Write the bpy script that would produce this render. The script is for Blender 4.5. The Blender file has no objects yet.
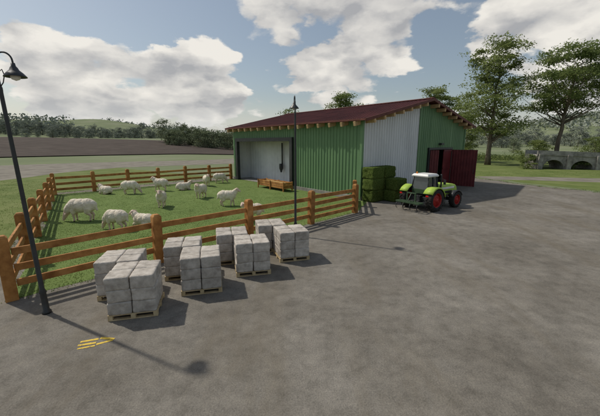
import bpy, bmesh, math, random
from mathutils import Vector, Matrix, noise
from math import radians, sin, cos, pi, sqrt, atan2, exp
random.seed(7)
S=bpy.context.scene; COL=S.collection
S.view_settings.view_transform='Standard'; S.view_settings.look='None'
S.view_settings.exposure=0; S.view_settings.gamma=1
H=4.0; F=320.0; PIT=radians(11.5)
def gp(u,v,z=0.0):
    x=(u-300)/F; y=(208-v)/F
    Y=cos(PIT)+y*sin(PIT); Z=-sin(PIT)+y*cos(PIT); t=(z-H)/Z
    return Vector((x*t,Y*t,z))
# ---------------------------------------------------------------- camera
cd=bpy.data.cameras.new('camera'); cam=bpy.data.objects.new('camera',cd); COL.objects.link(cam)
cam.location=(0,0,H); cam.rotation_euler=(pi/2-PIT,0,0); cd.lens=19.2; cd.sensor_width=36; cd.clip_end=6000; cd.clip_start=.05
S.camera=cam
# ---------------------------------------------------------------- light
sundir=Vector((0.90*cos(radians(50)),-0.43*cos(radians(50)),-sin(radians(50)))).normalized()
sl=bpy.data.lights.new('sun','SUN'); sl.energy=3.0; sl.angle=radians(1.2); sl.color=(1,.94,.84)
so=bpy.data.objects.new('sun',sl); COL.objects.link(so); so.rotation_euler=sundir.to_track_quat('-Z','Y').to_euler()
# ---------------------------------------------------------------- world
W=bpy.data.worlds.new('World'); S.world=W; W.use_nodes=True
nt=W.node_tree; nt.nodes.clear(); N=nt.nodes; L=nt.links
def nd(t,**k):
    n=N.new(t)
    for a,b in k.items(): setattr(n,a,b)
    return n
def wm(op,a,b=None,c=None,clamp=False):
    n=N.new('ShaderNodeMath'); n.operation=op; n.use_clamp=clamp
    for i,q in enumerate((a,b,c)):
        if q is None: continue
        if isinstance(q,(int,float)): n.inputs[i].default_value=q
        else: L.new(q,n.inputs[i])
    return n.outputs[0]
out=nd('ShaderNodeOutputWorld'); bg=nd('ShaderNodeBackground'); bg.inputs[1].default_value=.15
sky=nd('ShaderNodeTexSky'); sky.sky_type='NISHITA'; sky.sun_disc=False; sky.sun_elevation=radians(50); sky.sun_rotation=radians(-65)
sky.air_density=1.1; sky.dust_density=1.5
tc=nd('ShaderNodeTexCoord'); sep=nd('ShaderNodeSeparateXYZ'); L.new(tc.outputs['Generated'],sep.inputs[0])
zc=wm('MAXIMUM',sep.outputs[2],0.0)
den=wm('ADD',zc,1.0)
cmb=nd('ShaderNodeCombineXYZ'); L.new(wm('DIVIDE',sep.outputs[0],den),cmb.inputs[0]); L.new(wm('DIVIDE',sep.outputs[1],den),cmb.inputs[1]); L.new(wm('MULTIPLY',wm('DIVIDE',zc,den),2.2),cmb.inputs[2])
C=cmb.outputs[0]
warp=nd('ShaderNodeTexNoise'); warp.inputs['Scale'].default_value=9; warp.inputs['Detail'].default_value=6; warp.inputs['Roughness'].default_value=.6; L.new(C,warp.inputs['Vector'])
wsub=nd('ShaderNodeVectorMath',operation='SUBTRACT'); L.new(warp.outputs['Color'],wsub.inputs[0]); wsub.inputs[1].default_value=(.5,.5,.5)
cw=nd('ShaderNodeVectorMath',operation='MULTIPLY_ADD'); L.new(wsub.outputs[0],cw.inputs[0]); cw.inputs[1].default_value=(.12,.12,.12); L.new(C,cw.inputs[2])
def field(off):
    def mp_(src):
        m=nd('ShaderNodeMapping'); m.inputs['Location'].default_value=off; L.new(src,m.inputs[0]); return m.outputs[0]
    n=nd('ShaderNodeTexNoise'); n.inputs['Scale'].default_value=3.0; n.inputs['Detail'].default_value=6; n.inputs['Roughness'].default_value=.52; L.new(mp_(C),n.inputs['Vector'])
    o=n.outputs[0]
    for sc,am in ((8,.20),(20,.11)):
        v=nd('ShaderNodeTexVoronoi',feature='F1'); v.inputs['Scale'].default_value=sc; L.new(mp_(cw.outputs[0]),v.inputs['Vector'])
        q=wm('MULTIPLY',wm('SUBTRACT',.45,v.outputs['Distance']),am*1.6); o=wm('ADD',o,q)
    return o
f1=field((3.1,1.2,0)); f2=field((3.075,1.215,.075))
wv=nd('ShaderNodeVectorMath',operation='MULTIPLY_ADD'); L.new(wsub.outputs[0],wv.inputs[0]); wv.inputs[1].default_value=(.16,.16,.16); L.new(tc.outputs['Generated'],wv.inputs[2])
def blob(u,v,r,amp):
    x=(u-300)/F; y=(208-v)/F
    d=Vector((x,cos(PIT)+y*sin(PIT),-sin(PIT)+y*cos(PIT))).normalized()
    vm=nd('ShaderNodeVectorMath',operation='DISTANCE'); L.new(wv.outputs[0],vm.inputs[0]); vm.inputs[1].default_value=d
    q=wm('DIVIDE',vm.outputs['Value'],r); q=wm('MULTIPLY',q,q); q=wm('SUBTRACT',1.0,q,clamp=True)
    return wm('MULTIPLY',q,amp)
tot=None
for b in [(320,4,.22,.30),(245,-4,.17,.24),(400,8,.17,.24),(205,86,.15,.34),(168,74,.10,.18),(82,78,.16,.32),(30,70,.12,.2),(340,80,.14,.30),(295,70,.10,.2),(384,68,.10,.16),(120,118,.18,.22),(30,118,.15,.2),(225,118,.14,.2),
          (580,12,.22,.32),(596,88,.15,.26),(485,8,.14,.2),(440,102,.12,.16),
          (120,32,.2,-.12),(450,60,.14,-.12),(540,66,.12,-.1),(270,40,.10,-.08)]:
    o=blob(*b); tot=o if tot is None else wm('ADD',tot,o)
dens=wm('SUBTRACT',wm('ADD',f1,tot),.115)
mr=nd('ShaderNodeMapRange'); mr.interpolation_type='SMOOTHSTEP'; mr.inputs[1].default_value=.47; mr.inputs[2].default_value=.57; L.new(dens,mr.inputs[0]); mask=mr.outputs[0]
sh=wm('MULTIPLY',wm('SUBTRACT',f1,f2),2.7)
sh=wm('ADD',sh,wm('MULTIPLY',wm('SUBTRACT',dens,.58),-.8)); sh=wm('ADD',sh,.64,clamp=True)
cr=nd('ShaderNodeValToRGB'); cr.color_ramp.elements[0].color=(2.7,2.72,2.8,1); cr.color_ramp.elements[1].color=(5.9,5.65,5.2,1)
cr.color_ramp.elements[0].position=.02; cr.color_ramp.elements[1].position=.95
L.new(sh,cr.inputs[0])
skm=nd('ShaderNodeMix',data_type='RGBA',blend_type='MULTIPLY'); skm.inputs[0].default_value=1; L.new(sky.outputs[0],skm.inputs[6]); skm.inputs[7].default_value=(.60,.58,.54,1)
vm_=nd('ShaderNodeMix',data_type='RGBA'); vm_.inputs[0].default_value=.14; L.new(skm.outputs[2],vm_.inputs[6]); vm_.inputs[7].default_value=(4.0,4.2,4.4,1)
mx=nd('ShaderNodeMix',data_type='RGBA'); L.new(wm('MULTIPLY',mask,.95),mx.inputs[0]); L.new(vm_.outputs[2],mx.inputs[6]); L.new(cr.outputs[0],mx.inputs[7])
hz=nd('ShaderNodeMapRange'); hz.interpolation_type='SMOOTHSTEP'; hz.inputs[1].default_value=.0; hz.inputs[2].default_value=.14; hz.inputs[3].default_value=.7; hz.inputs[4].default_value=0; L.new(sep.outputs[2],hz.inputs[0])
mh=nd('ShaderNodeMix',data_type='RGBA'); L.new(hz.outputs[0],mh.inputs[0]); L.new(mx.outputs[2],mh.inputs[6]); mh.inputs[7].default_value=(4.5,4.6,4.55,1)
L.new(mh.outputs[2],bg.inputs[0]); L.new(bg.outputs[0],out.inputs[0])
W.cycles.sampling_method='MANUAL'; W.cycles.sample_map_resolution=256
# ---------------------------------------------------------------- materials
def pmat(name,c1,c2,scale=4,rough=.8,bump=.2,bscale=None,stretch=(1,1,1),detail=6,metal=0,world=False,rnd=True,c3=None,lo=.35,hi=.65,bdist=.02,spec=.3,vary=0):
    m=bpy.data.materials.new(name); m.use_nodes=True; t=m.node_tree; n=t.nodes; l=t.links
    b=n['Principled BSDF']; b.inputs['Roughness'].default_value=rough; b.inputs['Metallic'].default_value=metal
    b.inputs['Specular IOR Level'].default_value=spec
    tcn=n.new('ShaderNodeTexCoord'); mp=n.new('ShaderNodeMapping'); mp.inputs['Scale'].default_value=stretch
    oi=n.new('ShaderNodeObjectInfo')
    if world:
        g=n.new('ShaderNodeNewGeometry'); l.new(g.outputs['Position'],mp.inputs[0])
    else:
        if rnd:
            mu=n.new('ShaderNodeMath'); mu.operation='MULTIPLY'; mu.inputs[1].default_value=37; l.new(oi.outputs['Random'],mu.inputs[0])
            va=n.new('ShaderNodeVectorMath'); va.operation='ADD'; l.new(tcn.outputs['Object'],va.inputs[0]); l.new(mu.outputs[0],va.inputs[1]); l.new(va.outputs[0],mp.inputs[0])
        else: l.new(tcn.outputs['Object'],mp.inputs[0])
    no=n.new('ShaderNodeTexNoise'); no.inputs['Scale'].default_value=scale; no.inputs['Detail'].default_value=detail; no.inputs['Roughness'].default_value=.62; l.new(mp.outputs[0],no.inputs['Vector'])
    r=n.new('ShaderNodeValToRGB'); e=r.color_ramp.elements; e[0].position=lo; e[1].position=hi; e[0].color=(*c1,1); e[1].color=(*c2,1)
    if c3: q=e.new(.5*(lo+hi)); q.color=(*c3,1)
    l.new(no.outputs[0],r.inputs[0]); colo=r.outputs[0]
    if vary:
        mr_=n.new('ShaderNodeMapRange'); mr_.inputs[3].default_value=1-vary; mr_.inputs[4].default_value=1+vary; l.new(oi.outputs['Random'],mr_.inputs[0])
        hs=n.new('ShaderNodeHueSaturation'); l.new(mr_.outputs[0],hs.inputs['Value']); l.new(colo,hs.inputs['Color']); colo=hs.outputs[0]
    l.new(colo,b.inputs['Base Color'])
    if bump:
        nb=n.new('ShaderNodeTexNoise'); nb.inputs['Scale'].default_value=bscale or scale*5; nb.inputs['Detail'].default_value=5; l.new(mp.outputs[0],nb.inputs['Vector'])
        bp=n.new('ShaderNodeBump'); bp.inputs['Strength'].default_value=bump; bp.inputs['Distance'].default_value=bdist; l.new(nb.outputs[0],bp.inputs['Height']); l.new(bp.outputs[0],b.inputs['Normal'])
    return m
def leafmat(name,c1,c2,tr=.3,sc=.45):
    m=bpy.data.materials.new(name); m.use_nodes=True; t=m.node_tree; n=t.nodes; l=t.links; n.remove(n['Principled BSDF'])
    o=[x for x in n if x.type=='OUTPUT_MATERIAL'][0]
    g=n.new('ShaderNodeNewGeometry'); no=n.new('ShaderNodeTexNoise'); no.inputs['Scale'].default_value=sc; no.inputs['Detail'].default_value=3; l.new(g.outputs['Position'],no.inputs['Vector'])
    oi=n.new('ShaderNodeObjectInfo'); ad=n.new('ShaderNodeMath'); ad.operation='MULTIPLY_ADD'; ad.inputs[1].default_value=.18; l.new(oi.outputs['Random'],ad.inputs[0]); l.new(no.outputs[0],ad.inputs[2])
    ra=n.new('ShaderNodeMath'); ra.operation='MULTIPLY_ADD'; ra.inputs[1].default_value=.22; l.new(g.outputs['Random Per Island'],ra.inputs[0]); l.new(ad.outputs[0],ra.inputs[2])
    r=n.new('ShaderNodeValToRGB'); e=r.color_ramp.elements; e[0].position=.42; e[1].position=.85; e[0].color=(*c1,1); e[1].color=(*c2,1); l.new(ra.outputs[0],r.inputs[0])
    d=n.new('ShaderNodeBsdfDiffuse'); l.new(r.outputs[0],d.inputs[0])
    if tr:
        tr_=n.new('ShaderNodeBsdfTranslucent'); l.new(r.outputs[0],tr_.inputs[0])
        mxx=n.new('ShaderNodeMixShader'); mxx.inputs[0].default_value=tr; l.new(d.outputs[0],mxx.inputs[1]); l.new(tr_.outputs[0],mxx.inputs[2]); l.new(mxx.outputs[0],o.inputs[0])
    else: l.new(d.outputs[0],o.inputs[0])
    return m
M={}
M['grass']=pmat('grass_ground',(.10,.135,.038),(.17,.195,.072),.35,.95,.3,9,world=True,c3=(.13,.165,.05),detail=10,bdist=.03,spec=.1)
M['pen']=pmat('pen_turf',(.115,.165,.05),(.15,.205,.066),.5,.95,.2,22,world=True,c3=(.132,.188,.056),detail=9,bdist=.015,spec=.1)
M['blade']=leafmat('grass_blade',(.12,.178,.05),(.165,.22,.068),.45,1.2)
M['soil']=pmat('ploughed_soil',(.056,.044,.037),(.10,.082,.069),.15,.95,.8,1.2,world=True,stretch=(1,3,1),spec=.1,bdist=.3)
M['path']=pmat('gravel_path',(.16,.145,.12),(.26,.24,.20),.5,.95,.5,8,world=True,spec=.1,detail=10)
M['wood']=pmat('stained_fence_wood',(.25,.105,.03),(.50,.25,.085),2.2,.75,.4,18,stretch=(1,1,1),spec=.2,detail=10,c3=(.38,.175,.052),vary=.14)
M['lwood']=pmat('rafter_wood',(.42,.27,.13),(.58,.4,.22),3,.75,.2,20)
M['green']=pmat('green_sheet_metal',(.10,.195,.09),(.15,.265,.122),.9,.5,.06,3,metal=.0,spec=.4,stretch=(1,1,.35),detail=9,lo=.3,hi=.7)
M['white']=pmat('pale_sheet_metal',(.56,.57,.57),(.70,.71,.71),1.1,.5,.06,3,spec=.4,stretch=(1,1,.3),detail=9,lo=.3,hi=.7)
M['inwall']=pmat('interior_panel',(.58,.59,.60),(.72,.73,.74),.6,.7,.1,3)
M['roof']=pmat('maroon_roof_sheet',(.075,.018,.017),(.135,.034,.030),.8,.6,.1,4,spec=.25,detail=9)
M['fascia']=pmat('dark_red_fascia',(.10,.030,.022),(.15,.046,.034),2,.6,.1,10)
M['doorred']=pmat('dark_red_door_sheet',(.10,.013,.015),(.16,.024,.025),1.2,.5,.1,5,spec=.4)
M['dark']=pmat('dark_painted_steel',(.018,.02,.021),(.035,.037,.038),3,.45,.05,20,spec=.5)
M['conc']=pmat('concrete',(.2,.19,.17),(.33,.31,.28),1.5,.85,.3,15)
M['wool']=pmat('wool',(.62,.54,.42),(.80,.73,.61),8,.95,.5,45,spec=.05,bdist=.015,vary=.05)
M['face']=pmat('sheep_skin',(.58,.43,.34),(.70,.56,.46),6,.8,.2,20,spec=.15)
M['hoof']=pmat('hoof',(.04,.03,.025),(.07,.05,.04),6,.6,.1,20)
M['bag']=pmat('wool_bale_fabric',(.34,.305,.265),(.57,.525,.47),5,.9,.8,45,c3=(.46,.42,.37),detail=11,spec=.1,vary=.1)
M['pal']=pmat('pallet_wood',(.40,.30,.16),(.57,.45,.27),6,.8,.3,30)
M['hay']=pmat('green_hay',(.05,.08,.014),(.155,.195,.055),9,.95,1,45,stretch=(1,1,2.2),c3=(.09,.13,.03),bdist=.05,spec=.05,detail=9,vary=.15)
M['straw']=pmat('straw',(.34,.25,.1),(.55,.43,.2),14,.95,1,50,spec=.05)
M['bark']=pmat('bark',(.085,.068,.05),(.19,.155,.12),2.5,.95,.9,9,stretch=(1,1,.3),spec=.1,bdist=.06)
M['leaf']=leafmat('leaf_foliage',(.115,.16,.052),(.25,.295,.11),.45)
M['leafmid']=leafmat('hazed_mid_foliage',(.15,.18,.11),(.235,.265,.155),0,.2)  # paler, greyer leaf tone: some distance haze mixed into the colour
M['leaffar']=leafmat('hazed_far_foliage',(.21,.235,.20),(.275,.30,.25),0,.1)  # aerial haze painted in: foliage washed out to a pale grey green
M['stone']=pmat('bridge_stone',(.17,.16,.145),(.40,.38,.34),1.6,.9,.8,5,detail=11,bdist=.06)
M['tyre']=pmat('tyre_rubber',(.016,.015,.014),(.045,.041,.036),6,.85,.3,30,spec=.2)
M['rim']=pmat('red_rim_paint',(.30,.018,.014),(.42,.03,.022),4,.5,0,spec=.3)
M['lime']=pmat('lime_green_paint',(.30,.45,.06),(.40,.55,.09),5,.5,0,spec=.3,detail=9)
M['dgreen']=pmat('dark_green_paint',(.03,.06,.03),(.05,.09,.045),3,.5,0,spec=.4)
M['wpaint']=pmat('white_paint',(.62,.62,.60),(.76,.76,.74),3,.45,0,spec=.4)
M['glass']=pmat('cab_glass',(.03,.04,.045),(.05,.06,.065),3,.06,0,spec=.9)
M['lampglass']=pmat('lamp_glass',(.6,.58,.5),(.7,.68,.6),3,.3,0)
M['orange']=pmat('orange_lens',(.8,.2,.02),(.85,.25,.03),3,.3,0)
M['redlens']=pmat('red_lens',(.5,.01,.01),(.6,.02,.02),3,.3,0)
M['yellow']=pmat('worn_yellow_paint',(.20,.17,.10),(.72,.50,.07),18,.8,.2,40,lo=.34,hi=.46,detail=10)
def yardmat():
    m=bpy.data.materials.new('yard_asphalt'); m.use_nodes=True; t=m.node_tree; n=t.nodes; l=t.links; b=n['Principled BSDF']
    b.inputs['Specular IOR Level'].default_value=.15
    g=n.new('ShaderNodeNewGeometry')
    def no(s,d=8,r=.6,dist=0,vec=None):
        q=n.new('ShaderNodeTexNoise'); q.inputs['Scale'].default_value=s; q.inputs['Detail'].default_value=d; q.inputs['Roughness'].default_value=r; q.inputs['Distortion'].default_value=dist
        l.new(vec or g.outputs['Position'],q.inputs['Vector']); return q.outputs[0]
    def ramp(v,st):
        r=n.new('ShaderNodeValToRGB'); e=r.color_ramp.elements
        e[0].position,e[0].color=st[0][0],(*st[0][1],1); e[1].position,e[1].color=st[-1][0],(*st[-1][1],1)
        for p,c in st[1:-1]: x=e.new(p); x.color=(*c,1)
        l.new(v,r.inputs[0]); return r.outputs[0]
    def mix(f,a,c,bt='MIX'):
        x=n.new('ShaderNodeMix'); x.data_type='RGBA'; x.blend_type=bt
        if isinstance(f,float): x.inputs[0].default_value=f
        else: l.new(f,x.inputs[0])
        l.new(a,x.inputs[6]); l.new(c,x.inputs[7]); return x.outputs[2]
    base=ramp(no(.3,7,.64),[(.35,(.148,.134,.113)),(.5,(.186,.171,.147)),(.65,(.228,.211,.184))])
    med=ramp(no(2.6,9,.74),[(.34,(.74,.74,.73)),(.5,(1,1,1)),(.66,(1.2,1.2,1.18))])
    fine=ramp(no(36,4,.75),[(.3,(.72,.72,.72)),(.5,(1,1,1)),(.72,(1.3,1.3,1.28))])
    c=mix(1.0,base,med,'MULTIPLY'); c=mix(1.0,c,fine,'MULTIPLY')
    sc=n.new('ShaderNodeMapping'); sc.inputs['Rotation'].default_value=(0,0,radians(35)); sc.inputs['Scale'].default_value=(1,.25,1); l.new(g.outputs['Position'],sc.inputs[0])
    f=ramp(no(.5,8,.68,0,sc.outputs[0]),[(.50,(0,0,0)),(.68,(.6,.6,.6))])
    dn=n.new('ShaderNodeRGB'); dn.outputs[0].default_value=(.140,.118,.084,1)
    c=mix(f,c,dn.outputs[0])
    f2=ramp(no(.8,8,.68),[(.57,(0,0,0)),(.69,(.5,.5,.5))]); dk=n.new('ShaderNodeRGB'); dk.outputs[0].default_value=(.090,.082,.069,1)
    c=mix(f2,c,dk.outputs[0])
    mpv=n.new('ShaderNodeMapping'); mpv.inputs['Location'].default_value=(-30,14,0); l.new(g.outputs['Position'],mpv.inputs[0])
    ln=n.new('ShaderNodeVectorMath'); ln.operation='LENGTH'
    flat=n.new('ShaderNodeVectorMath'); flat.operation='MULTIPLY'; flat.inputs[1].default_value=(1,1,0); l.new(mpv.outputs[0],flat.inputs[0]); l.new(flat.outputs[0],ln.inputs[0])
    def mth(op,a,b_):
        q=n.new('ShaderNodeMath'); q.operation=op
        for i,z in enumerate((a,b_)):
            if isinstance(z,(int,float)): q.inputs[i].default_value=z
            else: l.new(z,q.inputs[i])
        return q.outputs[0]
    wob=mth('MULTIPLY',no(.15,2),3.0); rr0=mth('ADD',ln.outputs['Value'],wob)
    tracks=None
    for r_ in (27.2,29.0,31.5,33.3):
        d_=mth('ABSOLUTE',mth('SUBTRACT',rr0,r_),0); q=mth('SUBTRACT',1.0,mth('DIVIDE',d_,.30)); q=mth('MAXIMUM',q,0.0); tracks=q if tracks is None else mth('ADD',tracks,q)
    tf=mth('MULTIPLY',tracks,mth('MULTIPLY',no(1.1,6,.7),.42))
    c=mix(tf,c,dk.outputs[0])
    l.new(c,b.inputs['Base Color']); b.inputs['Roughness'].default_value=.88
    bp=n.new('ShaderNodeBump'); bp.inputs['Strength'].default_value=.6; bp.inputs['Distance'].default_value=.02; l.new(no(30,4,.7),bp.inputs['Height'])
    bp2=n.new('ShaderNodeBump'); bp2.inputs['Strength'].default_value=.2; bp2.inputs['Distance'].default_value=.06; l.new(no(2.2,6,.68),bp2.inputs['Height']); l.new(bp.outputs[0],bp2.inputs['Normal'])
    l.new(bp2.outputs[0],b.inputs['Normal']); return m
M['yard']=yardmat()
M['terrain']=pmat('pasture_terrain',(.15,.18,.10),(.22,.235,.155),.03,.95,.4,3,world=True,c3=(.175,.205,.115),detail=12,spec=.05,bdist=.2)  # desaturated base colour carries the haze of the distant hills
# ---------------------------------------------------------------- builders
class MB:
    def __init__(s): s.v=[]; s.f=[]; s.m=[]; s.sm=[]
    def add(s,vs,fs,mi=0,smooth=False):
        o=len(s.v); s.v.extend([tuple(p) for p in vs])
        for f in fs: s.f.append(tuple(o+i for i in f)); s.m.append(mi); s.sm.append(smooth)
    def box(s,c,d,R=None,mi=0,top=(1,1)):
        hx,hy,hz=d[0]/2,d[1]/2,d[2]/2
        pts=[Vector(p) for p in [(-hx,-hy,-hz),(hx,-hy,-hz),(hx,hy,-hz),(-hx,hy,-hz),(-hx*top[0],-hy*top[1],hz),(hx*top[0],-hy*top[1],hz),(hx*top[0],hy*top[1],hz),(-hx*top[0],hy*top[1],hz)]]
        if R is not None: pts=[R@p for p in pts]
        c=Vector(c); s.add([p+c for p in pts],[(0,3,2,1),(4,5,6,7),(0,1,5,4),(1,2,6,5),(2,3,7,6),(3,0,4,7)],mi)
    def tube(s,pts,rad,n=8,mi=0,cap=True):
        pts=[Vector(p) for p in pts]
        vs=[]; up=None
        for i,p in enumerate(pts):
            d=(pts[min(i+1,len(pts)-1)]-pts[max(i-1,0)]).normalized()
            if up is None:
                up=Vector((0,0,1)) if abs(d.z)<.9 else Vector((1,0,0))
            x=d.cross(up).normalized(); y=x.cross(d).normalized(); up=y
            for k in range(n):
                a=2*pi*k/n; vs.append(p+(x*cos(a)+y*sin(a))*rad[i])
        fs=[]
        for i in range(len(pts)-1):
            for k in range(n):
                k2=(k+1)%n; fs.append((i*n+k,i*n+k2,(i+1)*n+k2,(i+1)*n+k))
        s.add(vs,fs,mi,True)
        if cap:
            o=len(s.v)-len(vs); s.f.append(tuple(o+k for k in range(n))[::-1]); s.m.append(mi); s.sm.append(False)
            s.f.append(tuple(o+(len(pts)-1)*n+k for k in range(n))); s.m.append(mi); s.sm.append(False)
    def lathe(s,prof,n=24,axis='z',c=(0,0,0),mi=0,smooth=True):
        c=Vector(c); vs=[]
        for r,h in prof:
            for k in range(n):
                a=2*pi*k/n
                p=Vector((r*cos(a),r*sin(a),h)) if axis=='z' else Vector((r*cos(a),h,r*sin(a)))
                vs.append(p+c)
        fs=[]
        for i in range(len(prof)-1):
            for k in range(n):
                k2=(k+1)%n; fs.append((i*n+k,i*n+k2,(i+1)*n+k2,(i+1)*n+k))
        s.add(vs,fs,mi,smooth)
    def mesh(s,name,mats):
        me=bpy.data.meshes.new(name); me.from_pydata(s.v,[],s.f)
        for k in mats: me.materials.append(M[k])
        me.polygons.foreach_set('material_index',s.m); me.polygons.foreach_set('use_smooth',s.sm); me.update(); return me
    def obj(s,name,mats,parent=None,bevel=0,loc=None,fix=True):
        if isinstance(mats,str): mats=[mats]
        me=s.mesh(name,mats)
        if fix and len(me.polygons)<4000:
            bm=bmesh.new(); bm.from_mesh(me); bmesh.ops.recalc_face_normals(bm,faces=bm.faces); bm.to_mesh(me); bm.free()
        o=bpy.data.objects.new(name,me); COL.objects.link(o)
        if parent: o.parent=parent
        if loc is not None: o.location=loc
        if bevel:
            b=o.modifiers.new('bevel','BEVEL'); b.width=bevel; b.segments=2; b.limit_method='ANGLE'
        return o
def tag(o,label=None,cat=None,group=None,kind=None):
    if label: o['label']=label
    if cat: o['category']=cat
    if group: o['group']=group
    if kind: o['kind']=kind
def empty(name,loc,rz=0,label=None,cat=None,group=None,sc=1):
    e=bpy.data.objects.new(name,None); COL.objects.link(e); e.location=loc; e.rotation_euler=(0,0,rz); e.scale=(sc,sc,sc); e.empty_display_size=.3
    tag(e,label,cat,group); return e
def RZ(a): return Matrix.Rotation(a,3,'Z')
# ---------------------------------------------------------------- terrain
def ss(a,b,x):
    t=max(0,min(1,(x-a)/(b-a))); return t*t*(3-2*t)
def terr(x,y):
    d=sqrt(x*x+y*y)
    if d<60: return 0.0
    az=math.degrees(atan2(x,y))
    if abs(az)>80: return 0
    z=0
    left=ss(-8,-22,az)
    z+=left*7.5*ss(75,300,d)
    z+=(1-left)*3*ss(120,400,d)
    for a0,w,hh,d0 in [(-31,8,44,950),(-44,9,30,850),(-18,8,18,1000),(10,25,30,1100),(45,16,50,900),(-60,12,40,900)]:
        z+=hh*exp(-((az-a0)/w)**2)*ss(d0*.4,d0,d)
    if d>250: z+=(noise.noise(Vector((x*.006,y*.006,0)))*8)*ss(250,700,d)
    return z
mb=MB(); rings=[0.5]; r=3
while r<2600: rings.append(r); r*=1.075
NA=240; vs=[]
for R in rings:
    for k in range(NA):
        a=2*pi*k/NA; x=R*sin(a); y=R*cos(a); vs.append((x,y,terr(x,y)))
fs=[tuple(range(NA))[::-1]]
for i in range(len(rings)-1):
    for k in range(NA):
        k2=(k+1)%NA; fs.append((i*NA+k,(i+1)*NA+k,(i+1)*NA+k2,i*NA+k2))
mb.add(vs,fs,0,True)
g=mb.obj('ground','terrain',fix=False); tag(g,'rolling green pasture ground reaching distant hills','ground',kind='structure')
bm=bmesh.new(); bm.from_mesh(g.data); bmesh.ops.recalc_face_normals(bm,faces=bm.faces)
if sum(f.normal.z for f in bm.faces)<0: bmesh.ops.reverse_faces(bm,faces=bm.faces)
bm.to_mesh(g.data); bm.free()
def sheet(name,pts,z,mat,jit=.25,step=.8,label='',cat='ground'):
    P=[]; n=len(pts)
    for i in range(n):
        a=Vector(pts[i][:2]); b=Vector(pts[(i+1)%n][:2]); k=max(1,int((b-a).length/step)); 
        for j in range(k):
            p=a.lerp(b,j/k); q=Vector((noise.noise(Vector((p.x*.6,p.y*.6,1))),noise.noise(Vector((p.x*.6,p.y*.6,9)))))*jit*2
            q+=Vector((noise.noise(Vector((p.x*2.3,p.y*2.3,1))),noise.noise(Vector((p.x*2.3,p.y*2.3,9)))))*jit
            P.append((p.x+q.x,p.y+q.y,z))
    me=bpy.data.meshes.new(name); bm=bmesh.new(); f=bm.faces.new([bm.verts.new(p) for p in P]); bm.normal_update()
    if f.normal.z<0: f.normal_flip()
    bmesh.ops.triangulate(bm,faces=[f]); bm.to_mesh(me); bm.free(); me.materials.append(M[mat])
    o=bpy.data.objects.new(name,me); COL.objects.link(o); tag(o,label,cat,kind='structure'); return P
F0=Vector((-7.48,7.68,0)); F1=Vector((3.2,18.25,0)); F3=Vector((-19.2,24.8,0)); F2=Vector((-7.8,36.2,0))
yardP=sheet('yard',[(-45,-25),(70,-25),(70,21),(24.5,26),(21.8,32),(20.6,38),(17,44),(8,47),(-7,40),(-10,37),(-19.8,25.5),(-8.2,7.3),(-14,6.2),(-45,6.5)],.004,'yard',.3,.7,'grey brown worn asphalt farm yard','yard')
sheet('grass_verge',[(-60,7.0),(-14,6.6),(-8.4,8),(-20.3,25.3),(-10.5,38.5),(-40,60),(-75,55)],.005,'grass',.3,.9,'short green grass beside the pen fence','grass')
sheet('path',[gp(-60,190),gp(0,181),gp(60,173),gp(120,167.5),gp(236,163.5),gp(236,157.5),gp(110,160.5),gp(0,165),gp(-60,170)],.010,'path',.4,2,'pale gravel track behind the sheep pen','path')
sheet('pen_ground',[F0,F1,Vector((4.6,21.8)),Vector((-7.4,36.9)),F2,F3],.009,'pen',.12,.8,'green grass ground inside the sheep pen','grass')
sheet('verge',[(70,22.5),(25.2,27),(22.6,33),(21.4,39),(24,60),(50,85),(120,85),(120,30)],.006,'grass',.3,1,'mown green verge beyond the yard','grass')
sheet('road',[(120,33),(60,33.5),(38,35.5),(27,38.5),(21.2,39),(21.5,35.5),(27,34),(38,31.5),(60,29.5),(120,29)],.012,'path',.25,1.5,'pale country road leading to the stone bridge','road')
mb=MB(); vs=[]; NU,NV=70,26
for i in range(NU+1):
    u=-120+(250+120)*i/NU; az=atan2((u-300)/F,1.01); 
    for j in range(NV+1):
        t=j/NV; d0=92+18*max(0,i/NU); d1=330-150*(i/NU); d0/=cos(az)**.3; d=d0+(d1-d0)*t
        x=d*sin(az); y=d*cos(az); vs.append((x,y,terr(x,y)+.12+.0012*d))
fs=[(i*(NV+1)+j,(i+1)*(NV+1)+j,(i+1)*(NV+1)+j+1,i*(NV+1)+j+1) for i in range(NU) for j in range(NV)]
mb.add(vs,fs,0,True); o=mb.obj('ploughed_field','soil'); tag(o,'dark brown ploughed field on a gentle rise','field',kind='structure')
# ---------------------------------------------------------------- grass tufts
def inpoly(x,y,P):
    c=False; n=len(P); j=n-1
    for i in range(n):
        if (P[i][1]>y)!=(P[j][1]>y) and x<(P[j][0]-P[i][0])*(y-P[i][1])/(P[j][1]-P[i][1])+P[i][0]: c=not c
        j=i
    return c
def tufts(name,gen,label,hh=(.06,.16)):
    mb=MB()
    for (x,y,z) in gen:
        for k in range(4):
            a=random.random()*2*pi; h=random.uniform(*hh); w=.008+.008*random.random(); l=random.uniform(.01,.04)
            dx,dy=cos(a),sin(a); ox,oy=x+random.gauss(0,.09),y+random.gauss(0,.09)
            mb.add([(ox-dy*w,oy+dx*w,z),(ox+dy*w,oy-dx*w,z),(ox+dx*l,oy+dy*l,z+h)],[(0,1,2)],0)
    o=mb.obj(name,'blade',fix=False); tag(o,label,'grass',kind='stuff'); return o
penpoly=[F0,F1,Vector((4.3,21.6)),Vector((-7.4,36.8)),F2,F3]
pts=[]
while len(pts)<16000:
    x=random.uniform(-20,5); y=random.uniform(7.5,34)
    if inpoly(x,y,penpoly) and random.random()<min(1,16/y)**2.2: pts.append((x,y,.008))
tufts('pen_grass',pts,'short green grass blades growing inside the pen',(.010,.032))
pts=[]
for p in yardP:
    if p[1]>5 and p[1]<45:
        for k in range(20): pts.append((p[0]+random.gauss(0,.2),p[1]+random.gauss(0,.2),.006))
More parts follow.
